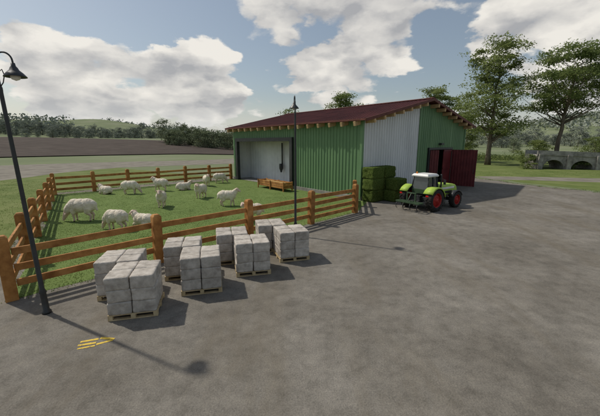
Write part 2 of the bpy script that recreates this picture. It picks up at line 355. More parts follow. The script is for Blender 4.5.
for k in range(8000):
    x=random.uniform(-34,-8); y=random.uniform(7,34)
    lx=-8.6-(y-7.7)*.685
    if x<lx: pts.append((x,y,.005))
for k in range(3000):
    x=random.uniform(22,50); y=random.uniform(24,46)
    if not(28.5<y<39) and x>23 and y>27: pts.append((x,y,.008))
for k in range(500):
    t=random.random(); s=random.choice([(F0,F1),(F0,F3),(F3,F2)]); p=s[0].lerp(s[1],t); pts.append((p.x+random.gauss(0,.05),p.y+random.gauss(0,.05),.009))
tufts('edge_grass',pts,'rough grass tufts along the edge of the yard',(.02,.07))
# ---------------------------------------------------------------- barn
BA=radians(40); P0=Vector((4.29,22.42,0)); GW=15.6; BL=18.25; EZ=5.54; RZt=7.33
barn=empty('barn',P0,BA,'green metal barn with red gable roof beside sheep pen','barn')
slope=(RZt-EZ)/(GW/2)
def rz(x): return EZ+slope*(x if x<GW/2 else GW-x)
def corr(mb,axis,fixed,s0,s1,z0,zt,sgn,pitch=.32,dep=.045,mi=0):
    prof=[(0,0),(.55,0),(.66,1),(.89,1),(1.0,0)]
    pts=[]; s=s0
    while s<s1-1e-6:
        for a,b in prof[:-1]:
            if s+a*pitch<s1: pts.append((s+a*pitch,b*dep))
        s+=pitch
    pts.append((s1,0)); vs=[];fs=[]
    if axis=='x' and s0<GW/2<s1: pts.append((GW/2,0)); pts.sort()
    for s,o in pts:
        p=(s,fixed+sgn*o) if axis=='x' else (fixed+sgn*o,s)
        t=zt(s) if callable(zt) else zt
        vs+= [(p[0],p[1],z0),(p[0],p[1],t)]
    for i in range(len(pts)-1): fs.append((2*i,2*i+2,2*i+3,2*i+1))
    mb.add(vs,fs,mi)
O0,O1,OH=7.85,17.1,4.14; WX=7.08; D0,D1=8.9,12.95
mb=MB(); corr(mb,'y',0,0,O0,.25,EZ-.02,-1); corr(mb,'y',0,O1,BL,.25,EZ-.02,-1); corr(mb,'y',0,O0,O1,OH,EZ-.02,-1)
w=mb.obj('wall','green',barn,fix=False); w['label']='green corrugated front wall with wide opening'
mb=MB(); corr(mb,'x',0,WX,D0,.25,lambda s:rz(s)-.02,-1); corr(mb,'x',0,D0,D1,3.4,lambda s:rz(s)-.02,-1); corr(mb,'x',0,D1,GW,.25,lambda s:rz(s)-.02,-1)
w=mb.obj('wall','green',barn,fix=False); w['label']='green corrugated gable wall'
mb=MB(); corr(mb,'x',-.02,.12,WX,.25,lambda s:rz(s)-.05,-1,.3,.05)
w=mb.obj('wall','white',barn,fix=False); w['label']='pale grey corrugated gable panel'
mb=MB(); corr(mb,'x',BL,0,GW,.25,lambda s:rz(s)-.02,1); corr(mb,'y',GW,0,BL,.25,EZ-.02,1); mb.obj('wall','green',barn,fix=False)
for (x0,y0,x1,y1) in [(-.1,-.12,.12,O0),(-.1,O1,.12,BL),(.12,-.12,D0,.1),(D1,-.12,GW+.1,.1),(GW-.1,.1,GW+.1,BL),(-.1,BL,GW+.1,BL+.12)]:
    mb=MB(); mb.box(((x0+x1)/2,(y0+y1)/2,.14),(x1-x0,y1-y0,.28)); mb.obj('plinth','conc',barn,.01)
mb=MB(); mb.box((GW/2,BL/2,.03),(GW-.3,BL-.3,.06)); mb.obj('floor','conc',barn)
mb=MB(); corr(mb,'y',2.0,.3,BL-.2,.06,EZ,-1,.5,.03); w=mb.obj('partition','inwall',barn,fix=False); w['label']='pale grey partition wall added inside to catch light'  # added partition, set near the opening so the pale interior gets light
mb=MB(); corr(mb,'x',BL-.15,.1,GW-.1,.06,lambda s:rz(s)-.1,-1,.5,.03); mb.obj('lining','inwall',barn,fix=False)
mb=MB(); mb.tube([(1.8,11.6,4.0),(1.8,11.6,1.9)],[.07,.07],10); mb.lathe([(0,1.95),(.18,1.95),(.20,1.85),(.20,1.5),(.10,1.2),(.10,1.1),(0,1.1)],14,'z',(1.66,11.6,0)); mb.obj('feed_pipe','dark',barn)
mb=MB(); mb.box((-.06,O0-.16,OH/2),(.34,.36,OH)); mb.box((-.06,O1+.16,OH/2),(.34,.36,OH)); mb.box((-.06,(O0+O1)/2,OH+.17),(.34,O1-O0+.68,.34)); mb.obj('door_frame','dark',barn,.01)
for c_,d_ in [((-.04,.02,EZ/2+.05),(.2,.22,EZ-.1)),((WX,-.07,rz(WX)/2),(.14,.14,rz(WX)-.1)),((GW+.02,0,EZ/2),(.18,.2,EZ-.1))]:
    mb=MB(); mb.box(c_,d_); mb.obj('corner_trim','green',barn,.01)
mb=MB(); mb.box((D0-.05,-.08,1.75),(.16,.18,3.4)); mb.box((D1+.05,-.08,1.75),(.16,.18,3.4)); mb.box(((D0+D1)/2,-.08,3.5),(D1-D0+.3,.2,.18)); mb.obj('door_frame','dark',barn,.01)
def leaf(hx,ang,flip,Wd):
    e=MB(); vs=[];fs=[]; n=int(Wd/.24)
    for i in range(n+1):
        for s,o in ((0,0),(.12,0),(.15,.035),(.21,.035)):
            x=i*.24+s
            if x>Wd: continue
            vs+=[(x*flip,-o,.04),(x*flip,-o,3.38)]
    for i in range(len(vs)//2-1): fs.append((2*i,2*i+2,2*i+3,2*i+1))
    e.add(vs,fs,0)
    e.box((Wd/2*flip,.03,1.71),(Wd,.04,3.34),None,0)
    for z in (.13,1.7,3.30): e.box((Wd/2*flip,.07,z),(Wd,.05,.12),None,0)
    o=e.obj('door','doorred',barn); o.location=(hx,-.2,0); o.rotation_euler=(0,0,ang); o['label']='dark red sheet metal door swung open'
    h=MB(); h.tube([(Wd*.92*flip,-.1,1.2),(Wd*.92*flip,-.1,1.6)],[.02,.02],6); h.box((Wd*.92*flip,-.06,1.2),(.03,.08,.03)); h.box((Wd*.92*flip,-.06,1.6),(.03,.08,.03)); h.obj('handle','dark',o)
leaf(D1-.04,radians(-79),1,2.15)
leaf(D1-.3,radians(180),1,1.45)
leaf(D0+.05,radians(-38),1,.75)
def roofmesh(x0,zoff,y0,y1):
    mb=MB(); pts=[]; y=y0; 
    while y<y1:
        for a,b in ((0,0),(.26,0),(.29,.04),(.35,.04),(.38,0)):
            if y+a<=y1: pts.append((y+a,b))
        y+=.38
    pts.append((y1,0)); z=lambda x:EZ+slope*x
    vs=[];fs=[]
    for yy,o in pts:
        for x in (x0,GW/2): vs.append((x,yy,z(x)+zoff+o))
    n=len(pts)
    for i in range(n-1): fs.append((2*i,2*i+2,2*i+3,2*i+1))
    v2=[(GW-x,yy,zz) for x,yy,zz in vs]
    mb.add(vs,fs); mb.add(v2,fs); return mb
OV=.60
mb=roofmesh(-OV,.16,-.72,BL+.5)
for sgn in (0,1):
    P=[]
    for x in (-OV+.02,GW/2):
        for y in (-.70,BL+.48):
            for t in (.04,.145): P.append(((GW-x) if sgn else x,y,EZ+slope*x+t))
    mb.add(P,[(0,1,3,2),(4,6,7,5),(0,4,5,1),(2,3,7,6),(0,2,6,4),(1,5,7,3)])
roof=mb.obj('roof','roof',barn,fix=False)
th=atan2(slope,1)
mb=MB()
for s in (1,-1):
    R=Matrix.Rotation(-th*s,3,'Y'); ln=(GW/2+OV+.05)/cos(th)
    cx=GW/2-s*(GW/2+OV+.05)/2; cz=EZ+slope*(-OV-.05+(GW/2+OV+.05)/2)+.09
    for y in (-.76,BL+.54): mb.box((cx,y,cz),(ln,.07,.2),R)
for x in (-OV-.04,GW+OV+.04): mb.box((x,BL/2-.12,EZ-slope*OV+.11),(.05,BL+1.22,.13))
mb.obj('fascia','fascia',roof,.005)
mb=MB(); mb.box((GW/2-.16,BL/2-.12,RZt+.20),(.4,BL+1.25,.03),Matrix.Rotation(-th,3,'Y')); mb.box((GW/2+.16,BL/2-.12,RZt+.20),(.4,BL+1.25,.03),Matrix.Rotation(th,3,'Y')); mb.obj('ridge_cap','fascia',roof)
y=.2
while y<BL:
    mb=MB(); mb.box((-.34,y,EZ-.13-slope*.35),(.70,.19,.29),Matrix.Rotation(-th,3,'Y')); mb.obj('rafter','lwood',roof,.008); y+=1.2
for s in (0,1):
    x=.3
    while x<GW/2-.2:
        mb=MB(); mb.box((GW-x if s else x,-.40,EZ+slope*x-.14),(.19,.76,.27),Matrix.Rotation(-th if not s else th,3,'Y')); mb.obj('rafter','lwood',roof,.008); x+=1.1
mb=MB(); mb.box((10.8,-.2,3.9),(.5,.25,.18)); mb.obj('wall_lamp','dark',barn,.02)
def bw(x,y,z=0): 
    c,s=cos(BA),sin(BA); return Vector((P0.x+x*c-y*s,P0.y+x*s+y*c,z))
# ---------------------------------------------------------------- fences
def fence(A,B,n,label,hh=1.62,startpost=True,endpost=True,rails=(.42,.86,1.30)):
    e=empty('wooden_fence',A,0,label,'fence'); d=(B-A); Ln=d.length; u=d/Ln; ang=atan2(u.y,u.x)
    for i in range(n+1):
        if i==0 and not startpost: continue
        if i==n and not endpost: continue
        mb=MB(); w=.27; k=hh*random.uniform(.98,1.03)
        mb.box((0,0,k/2),(w,w,k)); mb.box((0,0,k+.035),(w,w,.07),None,0,(.6,.6))
        o=mb.obj('post','wood',e,.015); p=u*(Ln*i/n); o.location=(p.x,p.y,0); o.rotation_euler=(random.gauss(0,.012),random.gauss(0,.012),ang)
    for i in range(n):
        for z in rails:
            mb=MB(); l=Ln/n-.29 ; mb.box((0,0,0),(l,.07,.19)); o=mb.obj('rail','wood',e,.012)
            p=u*(Ln*(i+.5)/n); o.location=(p.x,p.y,z+random.gauss(0,.014)); o.rotation_euler=(random.gauss(0,.025),random.gauss(0,.007),ang)
    return e
G0=F0.lerp(F1,.752)
fence(F0,G0,3,'brown wooden post and rail fence along the yard')
fence(G0,F1,1,'brown wooden fence section closing the pen beside the barn',1.62,startpost=False,rails=(.32,.66,1.0,1.34))
fence(F0,F3,6,'brown wooden pen fence beside the grass verge',startpost=False)
fence(F3,F2,6,'brown wooden fence along the gravel track',startpost=False)
fence(F1,bw(-.3,.3),2,'short brown wooden fence joining pen to barn',startpost=False,endpost=False)
# ---------------------------------------------------------------- lamps
def lamp(loc,rzv,label,lean=0,z0=-.12,ax=.25):
    e=empty('street_lamp',loc,rzv,label,'street lamp','street lamps in the yard'); e.rotation_euler=(0,lean,rzv)
    mb=MB(); mb.lathe([(0,0),(.10,0),(.10,.05),(.07,.09),(.065,.5),(.08,.54),(.052,.62),(.045,2.5),(.038,5.2+z0),(.042,5.25+z0),(.042,5.3+z0),(.028,5.35+z0),(.024,5.75+z0),(.0,5.82+z0)],16); mb.obj('post','dark',e)
    mb=MB(); P=[]
    for i in range(13):
        t=i/12; a=pi*t; P.append((.01+(ax-.01)/2*(1-cos(a)),0,5.82+z0+.17*sin(a)))
    mb.tube([(0,0,5.5+z0),(.005,0,5.75+z0)]+P+[(ax,0,5.74+z0)],[.018]*(len(P)+3),8)
    mb.tube([(.0,0,5.3+z0),(.08,0,5.4+z0),(.13,0,5.55+z0),(.10,0,5.66+z0),(.05,0,5.62+z0)],[.010]*5,6)
    mb.obj('arm','dark',e)
    mb=MB(); mb.lathe([(0,5.78+z0),(.035,5.78+z0),(.042,5.72+z0),(.065,5.69+z0),(.085,5.64+z0),(.14,5.59+z0),(.195,5.52+z0),(.2,5.505+z0),(.19,5.508+z0),(.13,5.56+z0),(0,5.59+z0)],24,'z',(ax,0,0)); shd=mb.obj('lamp_shade','dark',e,fix=False)
    mb=MB(); mb.lathe([(0,5.58+z0),(.075,5.56+z0),(.09,5.51+z0),(.07,5.46+z0),(0,5.43+z0)],16,'z',(ax,0,0)); mb.obj('bulb_glass','lampglass',shd,fix=False)
    return e
LP=gp(47,313); lamp((LP.x,LP.y,.004),radians(8),'tall dark metal yard lamp beside the fence corner',radians(-1.7),-.18,.33)
LP2=gp(295.5,236); lamp((LP2.x,LP2.y,.004),radians(100),'tall dark metal yard lamp between fence and pallets')
# ---------------------------------------------------------------- pallets + bales
def balemesh(seed,dx,dy,dz,n=9,k=9.0,na=.06,nb=.035,gr=.05):
    bm=bmesh.new(); bmesh.ops.create_cube(bm,size=1); bmesh.ops.subdivide_edges(bm,edges=bm.edges,cuts=n,use_grid_fill=True)
    for v in bm.verts:
        p=v.co*2
        nrm=(abs(p.x)**k+abs(p.y)**k+abs(p.z)**k)**(1/k); q=p/nrm if nrm>0 else p
        nn=noise.noise(Vector((q.x*1.6+seed*9,q.y*1.6,q.z*1.6)))*na+noise.noise(Vector((q.x*5+seed*9,q.y*5,q.z*5)))*nb
        q*=1+nn
        g=exp(-((q.x-.0)/.06)**2)*gr
        q.y*=1-g; q.z*=1-g
        v.co=Vector((q.x*dx/2,q.y*dy/2,q.z*dz/2))
    me=bpy.data.meshes.new('wool_bale'); 
    for f in bm.faces: f.smooth=True
    bm.to_mesh(me); bm.free(); return me
bms=[]
for s in range(4):
    me=balemesh(s,.51,.51,.305,11,18.0,.03,.02,.03); me.materials.append(M['bag']); bms.append(me)
mb=MB(); 
for i in range(7): mb.box((0,-.5+.06+i*.1467,.128),(1.06,.11,.024))
for x in (-.48,0,.48): mb.box((x,0,.103),(.1,1.0,.024))
for y in (-.45,0,.45): mb.box((0,y,.013),(1.06,.1,.022))
for x in (-.48,0,.48):
    for y in (-.45,0,.45): mb.box((x,y,.0575),(.1,.1,.066))
palme=mb.mesh('pallet',['pal'])
C1=Vector((-.995,1.81))*H; st=Vector((.305,.306))*H; off=Vector((-.205,.235))*H
k=0
for i in range(4):
    for row in range(2):
        c=C1+st*i+(off if row else Vector((0,0))); ang=radians(15+random.uniform(-3,3))
        o=bpy.data.objects.new('pallet',palme); COL.objects.link(o); o.location=(c.x,c.y,.006); o.rotation_euler=(0,0,ang)
        tag(o,'pale wooden pallet carrying stacked grey wool bales','pallet','wooden pallets beside the pen')
        R=RZ(ang)
        for z in range(3):
            for a in (-1,1):
                for b in (-1,1):
                    p=R@Vector((a*.261+random.gauss(0,.005),b*.261+random.gauss(0,.005),0))
                    q=bpy.data.objects.new('wool_bale',bms[k%4]); k+=1; COL.objects.link(q)
                    q.location=(c.x+p.x,c.y+p.y,.146+.152+z*.298+.004); q.rotation_euler=(random.gauss(0,.008),random.gauss(0,.008),ang+random.choice([0,pi])+random.gauss(0,.016))
                    tag(q,'grey wrapped wool bale stacked on a pallet','wool bale','wool bales on pallets')
# ---------------------------------------------------------------- hay bales
hb=[]
for s in range(3):
    me=balemesh(s+20,1.3,.95,.8,n=14,k=14); me.name='hay_bale'; me.materials.append(M['hay']); hb.append(me)
j=0
for col in range(2):
    for lay in range(3):
        for dep in range(2):
            if dep==1 and (lay==2 or col==0): continue
            p=bw(.45+col*1.32+random.gauss(0,.03),-.72-(0 if dep==0 else .9)+random.gauss(0,.02),.41+lay*.79)
            q=bpy.data.objects.new('hay_bale',hb[j%3]); j+=1; COL.objects.link(q); q.location=p; q.rotation_euler=(0,0,BA+random.gauss(0,.03)+(pi if random.random()<.5 else 0))
            tag(q,'square green hay bale stacked against the barn','hay bale','hay bales stacked by the barn')
# ---------------------------------------------------------------- trough
TP=bw(-1.4,8.5); tr=empty('feeding_trough',TP,BA+pi/2,'long wooden feeding trough filled with straw','trough')
mb=MB()
for y in (-.42,.42):
    for z in (.32,.5,.68): mb.box((0,y,z),(3.9,.05,.15))
for x in (-1.95,1.95):
    for z in (.32,.5,.68): mb.box((x,0,z),(.05,.8,.15))
mb.box((0,0,.26),(3.8,.8,.04)); mb.obj('box','wood',tr,.01)
for x in (-1.9,0,1.9):
    for y in (-.47,.47):
        q=MB(); q.box((x,y,.4),(.1,.08,.8)); q.obj('leg','wood',tr,.008)
bmx=balemesh(44,3.7,.78,.34,n=12); bmx.materials.append(M['straw']); q=bpy.data.objects.new('straw_filling',bmx); COL.objects.link(q); q.parent=tr; q.location=(0,0,.5)
# ---------------------------------------------------------------- sheep : overlapping volumes fused into one skin
def sheepmesh(pose):
    bm=bmesh.new()
    def ball(c,rx,ry=None,rz_=None):
        ry=ry or rx; rz_=rz_ or rx
        bmesh.ops.create_icosphere(bm,subdivisions=3,radius=1.0,matrix=Matrix.Translation(Vector(c))@Matrix.Diagonal((rx,ry,rz_,1)))
    def limb(P,R):
        for i in range(len(P)-1):
            a=Vector(P[i]); b=Vector(P[i+1]); n=max(2,int((b-a).length/(min(R[i],R[i+1])*.35))+1)
            for k in range(n+1):
                t=k/n; r=R[i]+(R[i+1]-R[i])*t; bmesh.ops.create_icosphere(bm,subdivisions=2,radius=r,matrix=Matrix.Translation(a.lerp(b,t)))
    dz=-.31 if pose=='lie' else 0
    # trunk : level back, deep chest, full rump
    ball((.22,0,.63+dz),.27,.235,.275); ball((0,0,.63+dz),.34,.265,.275); ball((-.24,0,.645+dz),.29,.25,.265); ball((-.38,0,.63+dz),.20,.20,.22)
    limb([(-.53,0,.60+dz),(-.585,0,.44+dz*.8)],[.045,.035])
    if pose=='graze': N=[(.36,0,.60),(.50,0,.46),(.60,0,.30),(.70,0,.10)]; R=[.19,.145,.10,.058]; ear=(.56,.34)
    elif pose=='turn': N=[(.34,.02,.72),(.46,.07,.86),(.53,.13,.96),(.62,.28,.88)]; R=[.18,.14,.10,.058]; ear=(.50,1.0)
    else: N=[(.34,0,.72+dz),(.47,0,.87+dz),(.55,0,.97+dz),(.72,0,.86+dz)]; R=[.18,.14,.10,.058]; ear=(.52,1.01+dz)
    limb(N,R)
    hy=N[2][1]
    for s in (1,-1): limb([(ear[0],hy+s*.07,ear[1]),(ear[0]-.01,hy+s*.14,ear[1]-.005),(ear[0]-.03,hy+s*.20,ear[1]-.04)],[.03,.034,.018])
    for s in (1,-1):
        if pose=='lie':
            limb([(.28,s*.14,.18),(.46,s*.15,.07),(.33,s*.16,.045)],[.085,.045,.036])
            ball((-.22,s*.16,.18),.20,.11,.15); limb([(-.12,s*.2,.10),(-.02,s*.22,.06),(-.22,s*.23,.045)],[.06,.045,.036])
        else:
            q=.05*s if pose=='walk' else 0
            limb([(.24,s*.11,.50),(.26+q*.5,s*.115,.36),(.27+q,s*.115,.25),(.25+q*1.5,s*.115,.09),(.265+q*1.5,s*.115,.035)],[.115,.075,.045,.034,.042])
            limb([(-.30,s*.12,.52),(-.25-q,s*.13,.37),(-.39-q,s*.12,.24),(-.355-q*1.5,s*.12,.09),(-.34-q*1.5,s*.12,.035)],[.14,.085,.044,.034,.042])
    me=bpy.data.meshes.new('t'); bm.to_mesh(me); bm.free(); o=bpy.data.objects.new('t',me); COL.objects.link(o)
    m=o.modifiers.new('r','REMESH'); m.mode='VOXEL'; m.voxel_size=.016; m.use_smooth_shade=True
    m3=o.modifiers.new('sm','SMOOTH'); m3.factor=.5; m3.iterations=6
    bpy.context.view_layer.update(); dg=bpy.context.evaluated_depsgraph_get(); r=bpy.data.meshes.new_from_object(o.evaluated_get(dg)); bpy.data.objects.remove(o)
    r.name='sheep'; r.materials.clear()
    for k in ('wool','face','hoof'): r.materials.append(M[k])
    r.update()
    hd=Vector(N[2]); nk=Vector(N[1]); axis=(hd-nk).normalized()
    def wool(p):
        low=1.0
        if pose!='lie' and not (pose=='graze' and p.x>.42): low=max(0,min(1,(p.z-.31)/.07))
        if pose=='lie': low=max(0,min(1,(p.z-.08)/.05))
        hdw=max(0,min(1,(-(p-nk).dot(axis)+.09)/.07)) if (p-nk).length<.45 else 1
        return low*hdw
    nr=[Vector(x.normal) for x in r.vertices]
    for i,x in enumerate(r.vertices):
        w=wool(x.co)
        if w>0:
            n=noise.noise(x.co*8)*.010+noise.noise(x.co*22)*.009
            x.co=x.co+nr[i]*(n+.016)*w
    for p in r.polygons:
        p.use_smooth=True; c=p.center
        p.material_index=0 if wool(c)>.3 else (2 if c.z<.04 and not(pose=='graze' and c.x>.5) else 1)
    return r
SM={p:sheepmesh(p) for p in ('stand','graze','turn','walk','lie')}
def sheep(u,v,pose,deg,label,sc=1.2):
    p=gp(u,v); o=bpy.data.objects.new('sheep',SM[pose]); COL.objects.link(o); zmin=min(q.co.z for q in SM[pose].vertices)
    o.location=(p.x,p.y,.009-zmin*sc); o.rotation_euler=(0,0,radians(deg)); o.scale=(sc,)*3
    tag(o,label,'sheep','sheep in the pen')
sheep(83,221,'graze',188,'cream woolly sheep grazing near the side fence',1.28)
sheep(131,194,'graze',10,'cream woolly sheep grazing on the pen grass',1.15)
sheep(106,194,'lie',160,'cream woolly sheep lying on the grass',1.1)
sheep(162,207,'stand',-75,'cream woolly sheep standing facing the yard',1.1)
sheep(161,191,'walk',175,'cream woolly sheep walking across the pen',1.15)
sheep(201,198,'turn',-110,'cream woolly sheep standing with head turned',1.1)
sheep(207,186,'stand',-60,'cream woolly sheep standing on the grass',1.1)
sheep(117,230,'graze',170,'cream woolly sheep grazing close behind the front fence',1.05)
sheep(144,226,'lie',165,'cream woolly sheep lying close behind the front fence',1.05)
sheep(228,206,'walk',5,'cream woolly sheep walking beside the barn opening',1.1)
sheep(253,221,'turn',200,'cream woolly sheep standing close behind the fence',1.0)
sheep(220,183,'graze',20,'cream woolly sheep grazing near the barn opening',1.1)
sheep(184,190,'lie',30,'cream woolly sheep lying on the grass',1.1)
# ---------------------------------------------------------------- tractor
tp=(gp(431,212)+gp(406,206))/2; TS=.97
TR=empty('tractor',(tp.x+.15,tp.y,.005),radians(34),'green tractor with white cab roof and red rims','tractor',None,TS)
def wheel(x,y,R,w,side,parent=None):
    e=MB()
    prof=[(R*.60,-w*.42),(R*.72,-w*.5),(R*.9,-w*.5),(R*.95,-w*.42),(R*.965,-w*.2),(R*.97,0),(R*.965,w*.2),(R*.95,w*.42),(R*.9,w*.5),(R*.72,w*.5),(R*.60,w*.42)]
    W=bpy.data.objects.new('wheel',None); COL.objects.link(W); W.parent=parent or TR; W.location=(x,y,R); W.empty_display_size=.2
    e.lathe(prof,40,'y')
    n=20
    for i in range(n):
        for s in (-1,1):
            a=2*pi*(i+(.5 if s>0 else 0))/n
            Rm=Matrix.Rotation(-a,3,'Y')@Matrix.Rotation(radians(38)*s,3,'X')
            c=Matrix.Rotation(-a,3,'Y')@Vector((R*.97,s*w*.24,0)); e.box(c,(R*.07,w*.56,R*.075),Rm)
    e.obj('tyre','tyre',W,fix=True)
    q=MB(); s=side
    q.lathe([(R*.62,-w*.44),(R*.58,-w*.4),(R*.56,0),(R*.58,w*.4),(R*.62,w*.44)],32,'y')
    q.lathe([(R*.57,s*w*.05),(R*.5,s*w*.1),(R*.42,s*w*.28),(R*.2,s*w*.30),(R*.18,s*w*.4),(0,s*w*.42)],32,'y')
    q.lathe([(R*.56,-s*w*.02),(R*.2,-s*w*.05),(0,-s*w*.05)],32,'y')
    for i in range(8):
        a=2*pi*i/8; q.lathe([(.022,0),(.022,s*.04),(0,s*.045)],6,'y',(R*.31*cos(a),s*w*.29,R*.31*sin(a)))
    q.obj('rim','rim',W,fix=False)
WB=2.35
for s in (1,-1):
    wheel(0,s*.95,.70,.42,s); wheel(WB,s*.88,.52,.34,s)
mb=MB(); mb.box((1.1,0,.72),(3.1,.42,.38)); mb.box((0,0,.68),(.5,1.4,.3)); mb.box((WB,0,.5),(.22,1.4,.18)); mb.box((WB+.75,0,.72),(.3,.6,.34)); mb.box((-.45,0,.55),(.5,.6,.1)); mb.box((.85,.62,.62),(.7,.4,.4)); mb.box((.85,-.62,.62),(.7,.4,.4)); mb.obj('chassis','dark',TR,.02)
def loft(secs,name,mat,parent,bev=.0):
    mb=MB(); n=len(secs[0]); vs=[p for s in secs for p in s]; fs=[]
    for i in range(len(secs)-1):
        for k in range(n): k2=(k+1)%n; fs.append((i*n+k,i*n+k2,(i+1)*n+k2,(i+1)*n+k))
    fs.append(tuple(range(n))[::-1]); fs.append(tuple((len(secs)-1)*n+k for k in range(n))); mb.add(vs,fs,0,False)
    return mb.obj(name,mat,parent,bev)
def hsec(x,w,zb,zt): return [(x,-w,zb),(x,-w,zt-.16),(x,-w*.82,zt-.04),(x,-w*.4,zt),(x,w*.4,zt),(x,w*.82,zt-.04),(x,w,zt-.16),(x,w,zb)]
hood=loft([hsec(.85,.54,.86,1.60),hsec(1.5,.54,.84,1.58),hsec(2.4,.52,.80,1.52),hsec(3.05,.48,.74,1.42),hsec(3.3,.38,.72,1.24)],'hood','lime',TR,.04)
mb=MB(); mb.box((3.28,0,.98),(.06,.6,.36)); mb.obj('grille','dark',hood,.01)
for s in (1,-1):
    mb=MB(); mb.box((1.95,s*.535,1.26),(1.5,.03,.13),RZ(-s*.02)); mb.box((1.95,s*.54,1.0),(1.0,.03,.16),RZ(-s*.02),1)
    mb.obj('side_panel',['wpaint','dark'],hood,.004)
    mb=MB(); mb.box((3.3,s*.22,1.20),(.05,.16,.10)); mb.obj('headlight','lampglass',hood,.01)
cab=loft([[(-.22,-.56,1.0),(.85,-.50,1.0),(.85,.50,1.0),(-.22,.56,1.0)],[(-.24,-.58,1.3),(.92,-.52,1.3),(.92,.52,1.3),(-.24,.58,1.3)]],'cab','dgreen',TR,.01)
loft([[(-.23,-.56,1.3),(.89,-.50,1.3),(.89,.50,1.3),(-.23,.56,1.3)],[(-.14,-.50,2.04),(.72,-.48,2.04),(.72,.48,2.04),(-.14,.50,2.04)]],'window','glass',cab)
for (a,b) in [((-.25,-.58,1.25),(-.15,-.52,2.06)),((-.25,.58,1.25),(-.15,.52,2.06)),((.91,-.52,1.25),(.73,-.50,2.06)),((.91,.52,1.25),(.73,.50,2.06)),((.33,-.56,1.25),(.31,-.52,2.06)),((.33,.56,1.25),(.31,.52,2.06))]:
    mb=MB(); mb.tube([a,b],[.03,.03],6); mb.obj('pillar','dark',cab)
loft([[(-.30,-.58,2.05),(.85,-.54,2.05),(.85,.54,2.05),(-.30,.58,2.05)],[(-.32,-.60,2.13),(.88,-.56,2.13),(.88,.56,2.13),(-.32,.60,2.13)],[(-.22,-.50,2.24),(.76,-.46,2.24),(.76,.46,2.24),(-.22,.50,2.24)]],'roof','wpaint',cab,.02)
mb=MB(); mb.lathe([(.05,2.23),(.05,2.32),(.03,2.35),(0,2.35)],12,'z',(-.15,.32,0)); mb.obj('beacon','orange',cab,fix=False)
for s in (1,-1):
    mb=MB(); n=9; vs=[];fs=[]
    for i in range(n):
        a=radians(12+i*17); r_=.80; x=r_*cos(a)
        for (yy,rr) in ((.58,0),(1.17,0),(1.19,-.08),(1.16,-.08)): vs.append((x*(1+rr/r_),s*yy,.70+(r_+rr)*sin(a)))
    for i in range(n-1):
        for k in range(3): fs.append((i*4+k,i*4+k+1,(i+1)*4+k+1,(i+1)*4+k))
    mb.add(vs,fs,0,True); f=mb.obj('fender','lime',TR); sm=f.modifiers.new('s','SOLIDIFY'); sm.thickness=.025
    mb=MB(); mb.box((-.80,s*.95,1.0),(.04,.18,.09)); mb.obj('tail_light','redlens',TR,.01)
    mb=MB(); vs=[];fs=[]
    for i in range(7):
        a=radians(25+i*22); 
        for yy in (.72,1.05): vs.append((WB+.60*cos(a),s*yy,.52+.60*sin(a)))
    for i in range(6): fs.append((2*i,2*i+1,2*i+3,2*i+2))
    mb.add(vs,fs,0,True); f=mb.obj('fender','dark',TR); sm=f.modifiers.new('s','SOLIDIFY'); sm.thickness=.02
    mb=MB(); mb.tube([(.88,s*.5,1.9),(1.02,s*.8,1.9),(1.02,s*.84,1.85)],[.015]*3,6); mb.box((1.02,s*.87,1.72),(.04,.16,.3)); mb.obj('mirror','dark',cab,.005)
    mb=MB()
    for z in (.35,.6,.85): mb.box((.9,s*.86,z),(.35,.25,.03))
    for x in (.72,1.08): mb.box((x,s*.96,.6),(.03,.03,.55))
    mb.obj('step','dark',TR)
mb=MB(); mb.tube([(1.05,-.58,1.2),(1.05,-.62,1.5),(1.03,-.62,2.1),(.98,-.62,2.18)],[.05,.055,.045,.045],10); mb.obj('exhaust','dark',TR)
mb=MB(); mb.tube([(-.3,.2,.6),(-.95,.35,.55)],[.03,.03],6); mb.tube([(-.3,-.2,.6),(-.95,-.35,.55)],[.03,.03],6); mb.tube([(-.3,0,1.0),(-.95,0,1.05)],[.03,.03],6); mb.tube([(-.3,0,.6),(-.95,0,.55)],[.05,.05],6); mb.obj('hitch','dark',TR)
# dark mounted cultivator carried on the rear hitch
ti=empty('cultivator',TR.location,radians(34),'dark mounted cultivator frame behind the tractor','farm implement',None,TS)
mb=MB()
for x in (-1.0,-1.35): mb.box((x,0,.56),(.10,1.7,.10))
for y in (-.8,0,.8): mb.box((-1.175,y,.56),(.25,.09,.09))
mb.box((-1.0,.3,.85),(.08,.08,.5)); mb.box((-1.0,-.3,.85),(.08,.08,.5)); mb.box((-1.0,0,1.10),(.08,.68,.08)); mb.tube([(-1.0,0,1.1),(-1.35,0,.6)],[.03,.03],6); mb.obj('frame','dgreen',ti,.008)
for i in range(7):
    mb=MB(); y=-.75+i*.25; x=-1.0 if i%2 else -1.35; mb.tube([(x,y,.52),(x-.12,y,.38),(x-.10,y,.2),(x+.02,y,.09)],[.022,.022,.02,.014],6); mb.obj('tine','dark',ti)
# ---------------------------------------------------------------- yard markings
mp=gp(95,343); mb=MB(); R=RZ(radians(12))
def stroke(x0,y0,x1,y1,w):
    a=Vector((x0,y0,0)); b=Vector((x1,y1,0)); d=(b-a).normalized(); n=Vector((-d.y,d.x,0))*w/2; K=10; vs=[]
    for i in range(K+1):
        p=a.lerp(b,i/K); vs+=[R@(p-n*random.uniform(.75,1.1))+mp+Vector((0,0,.009)),R@(p+n*random.uniform(.75,1.1))+mp+Vector((0,0,.009))]
    mb.add(vs,[(2*i,2*i+2,2*i+3,2*i+1) for i in range(K)])
stroke(-.30,.085,.02,.13,.065); stroke(-.30,-.035,.02,.0,.065); stroke(.05,.16,.34,.055,.075); stroke(.05,-.07,.32,.03,.065); stroke(-.26,-.15,.04,-.11,.05)
o=mb.obj('painted_marking','yellow',fix=False); tag(o,'worn yellow paint strokes on the asphalt','painted marking',kind='structure')
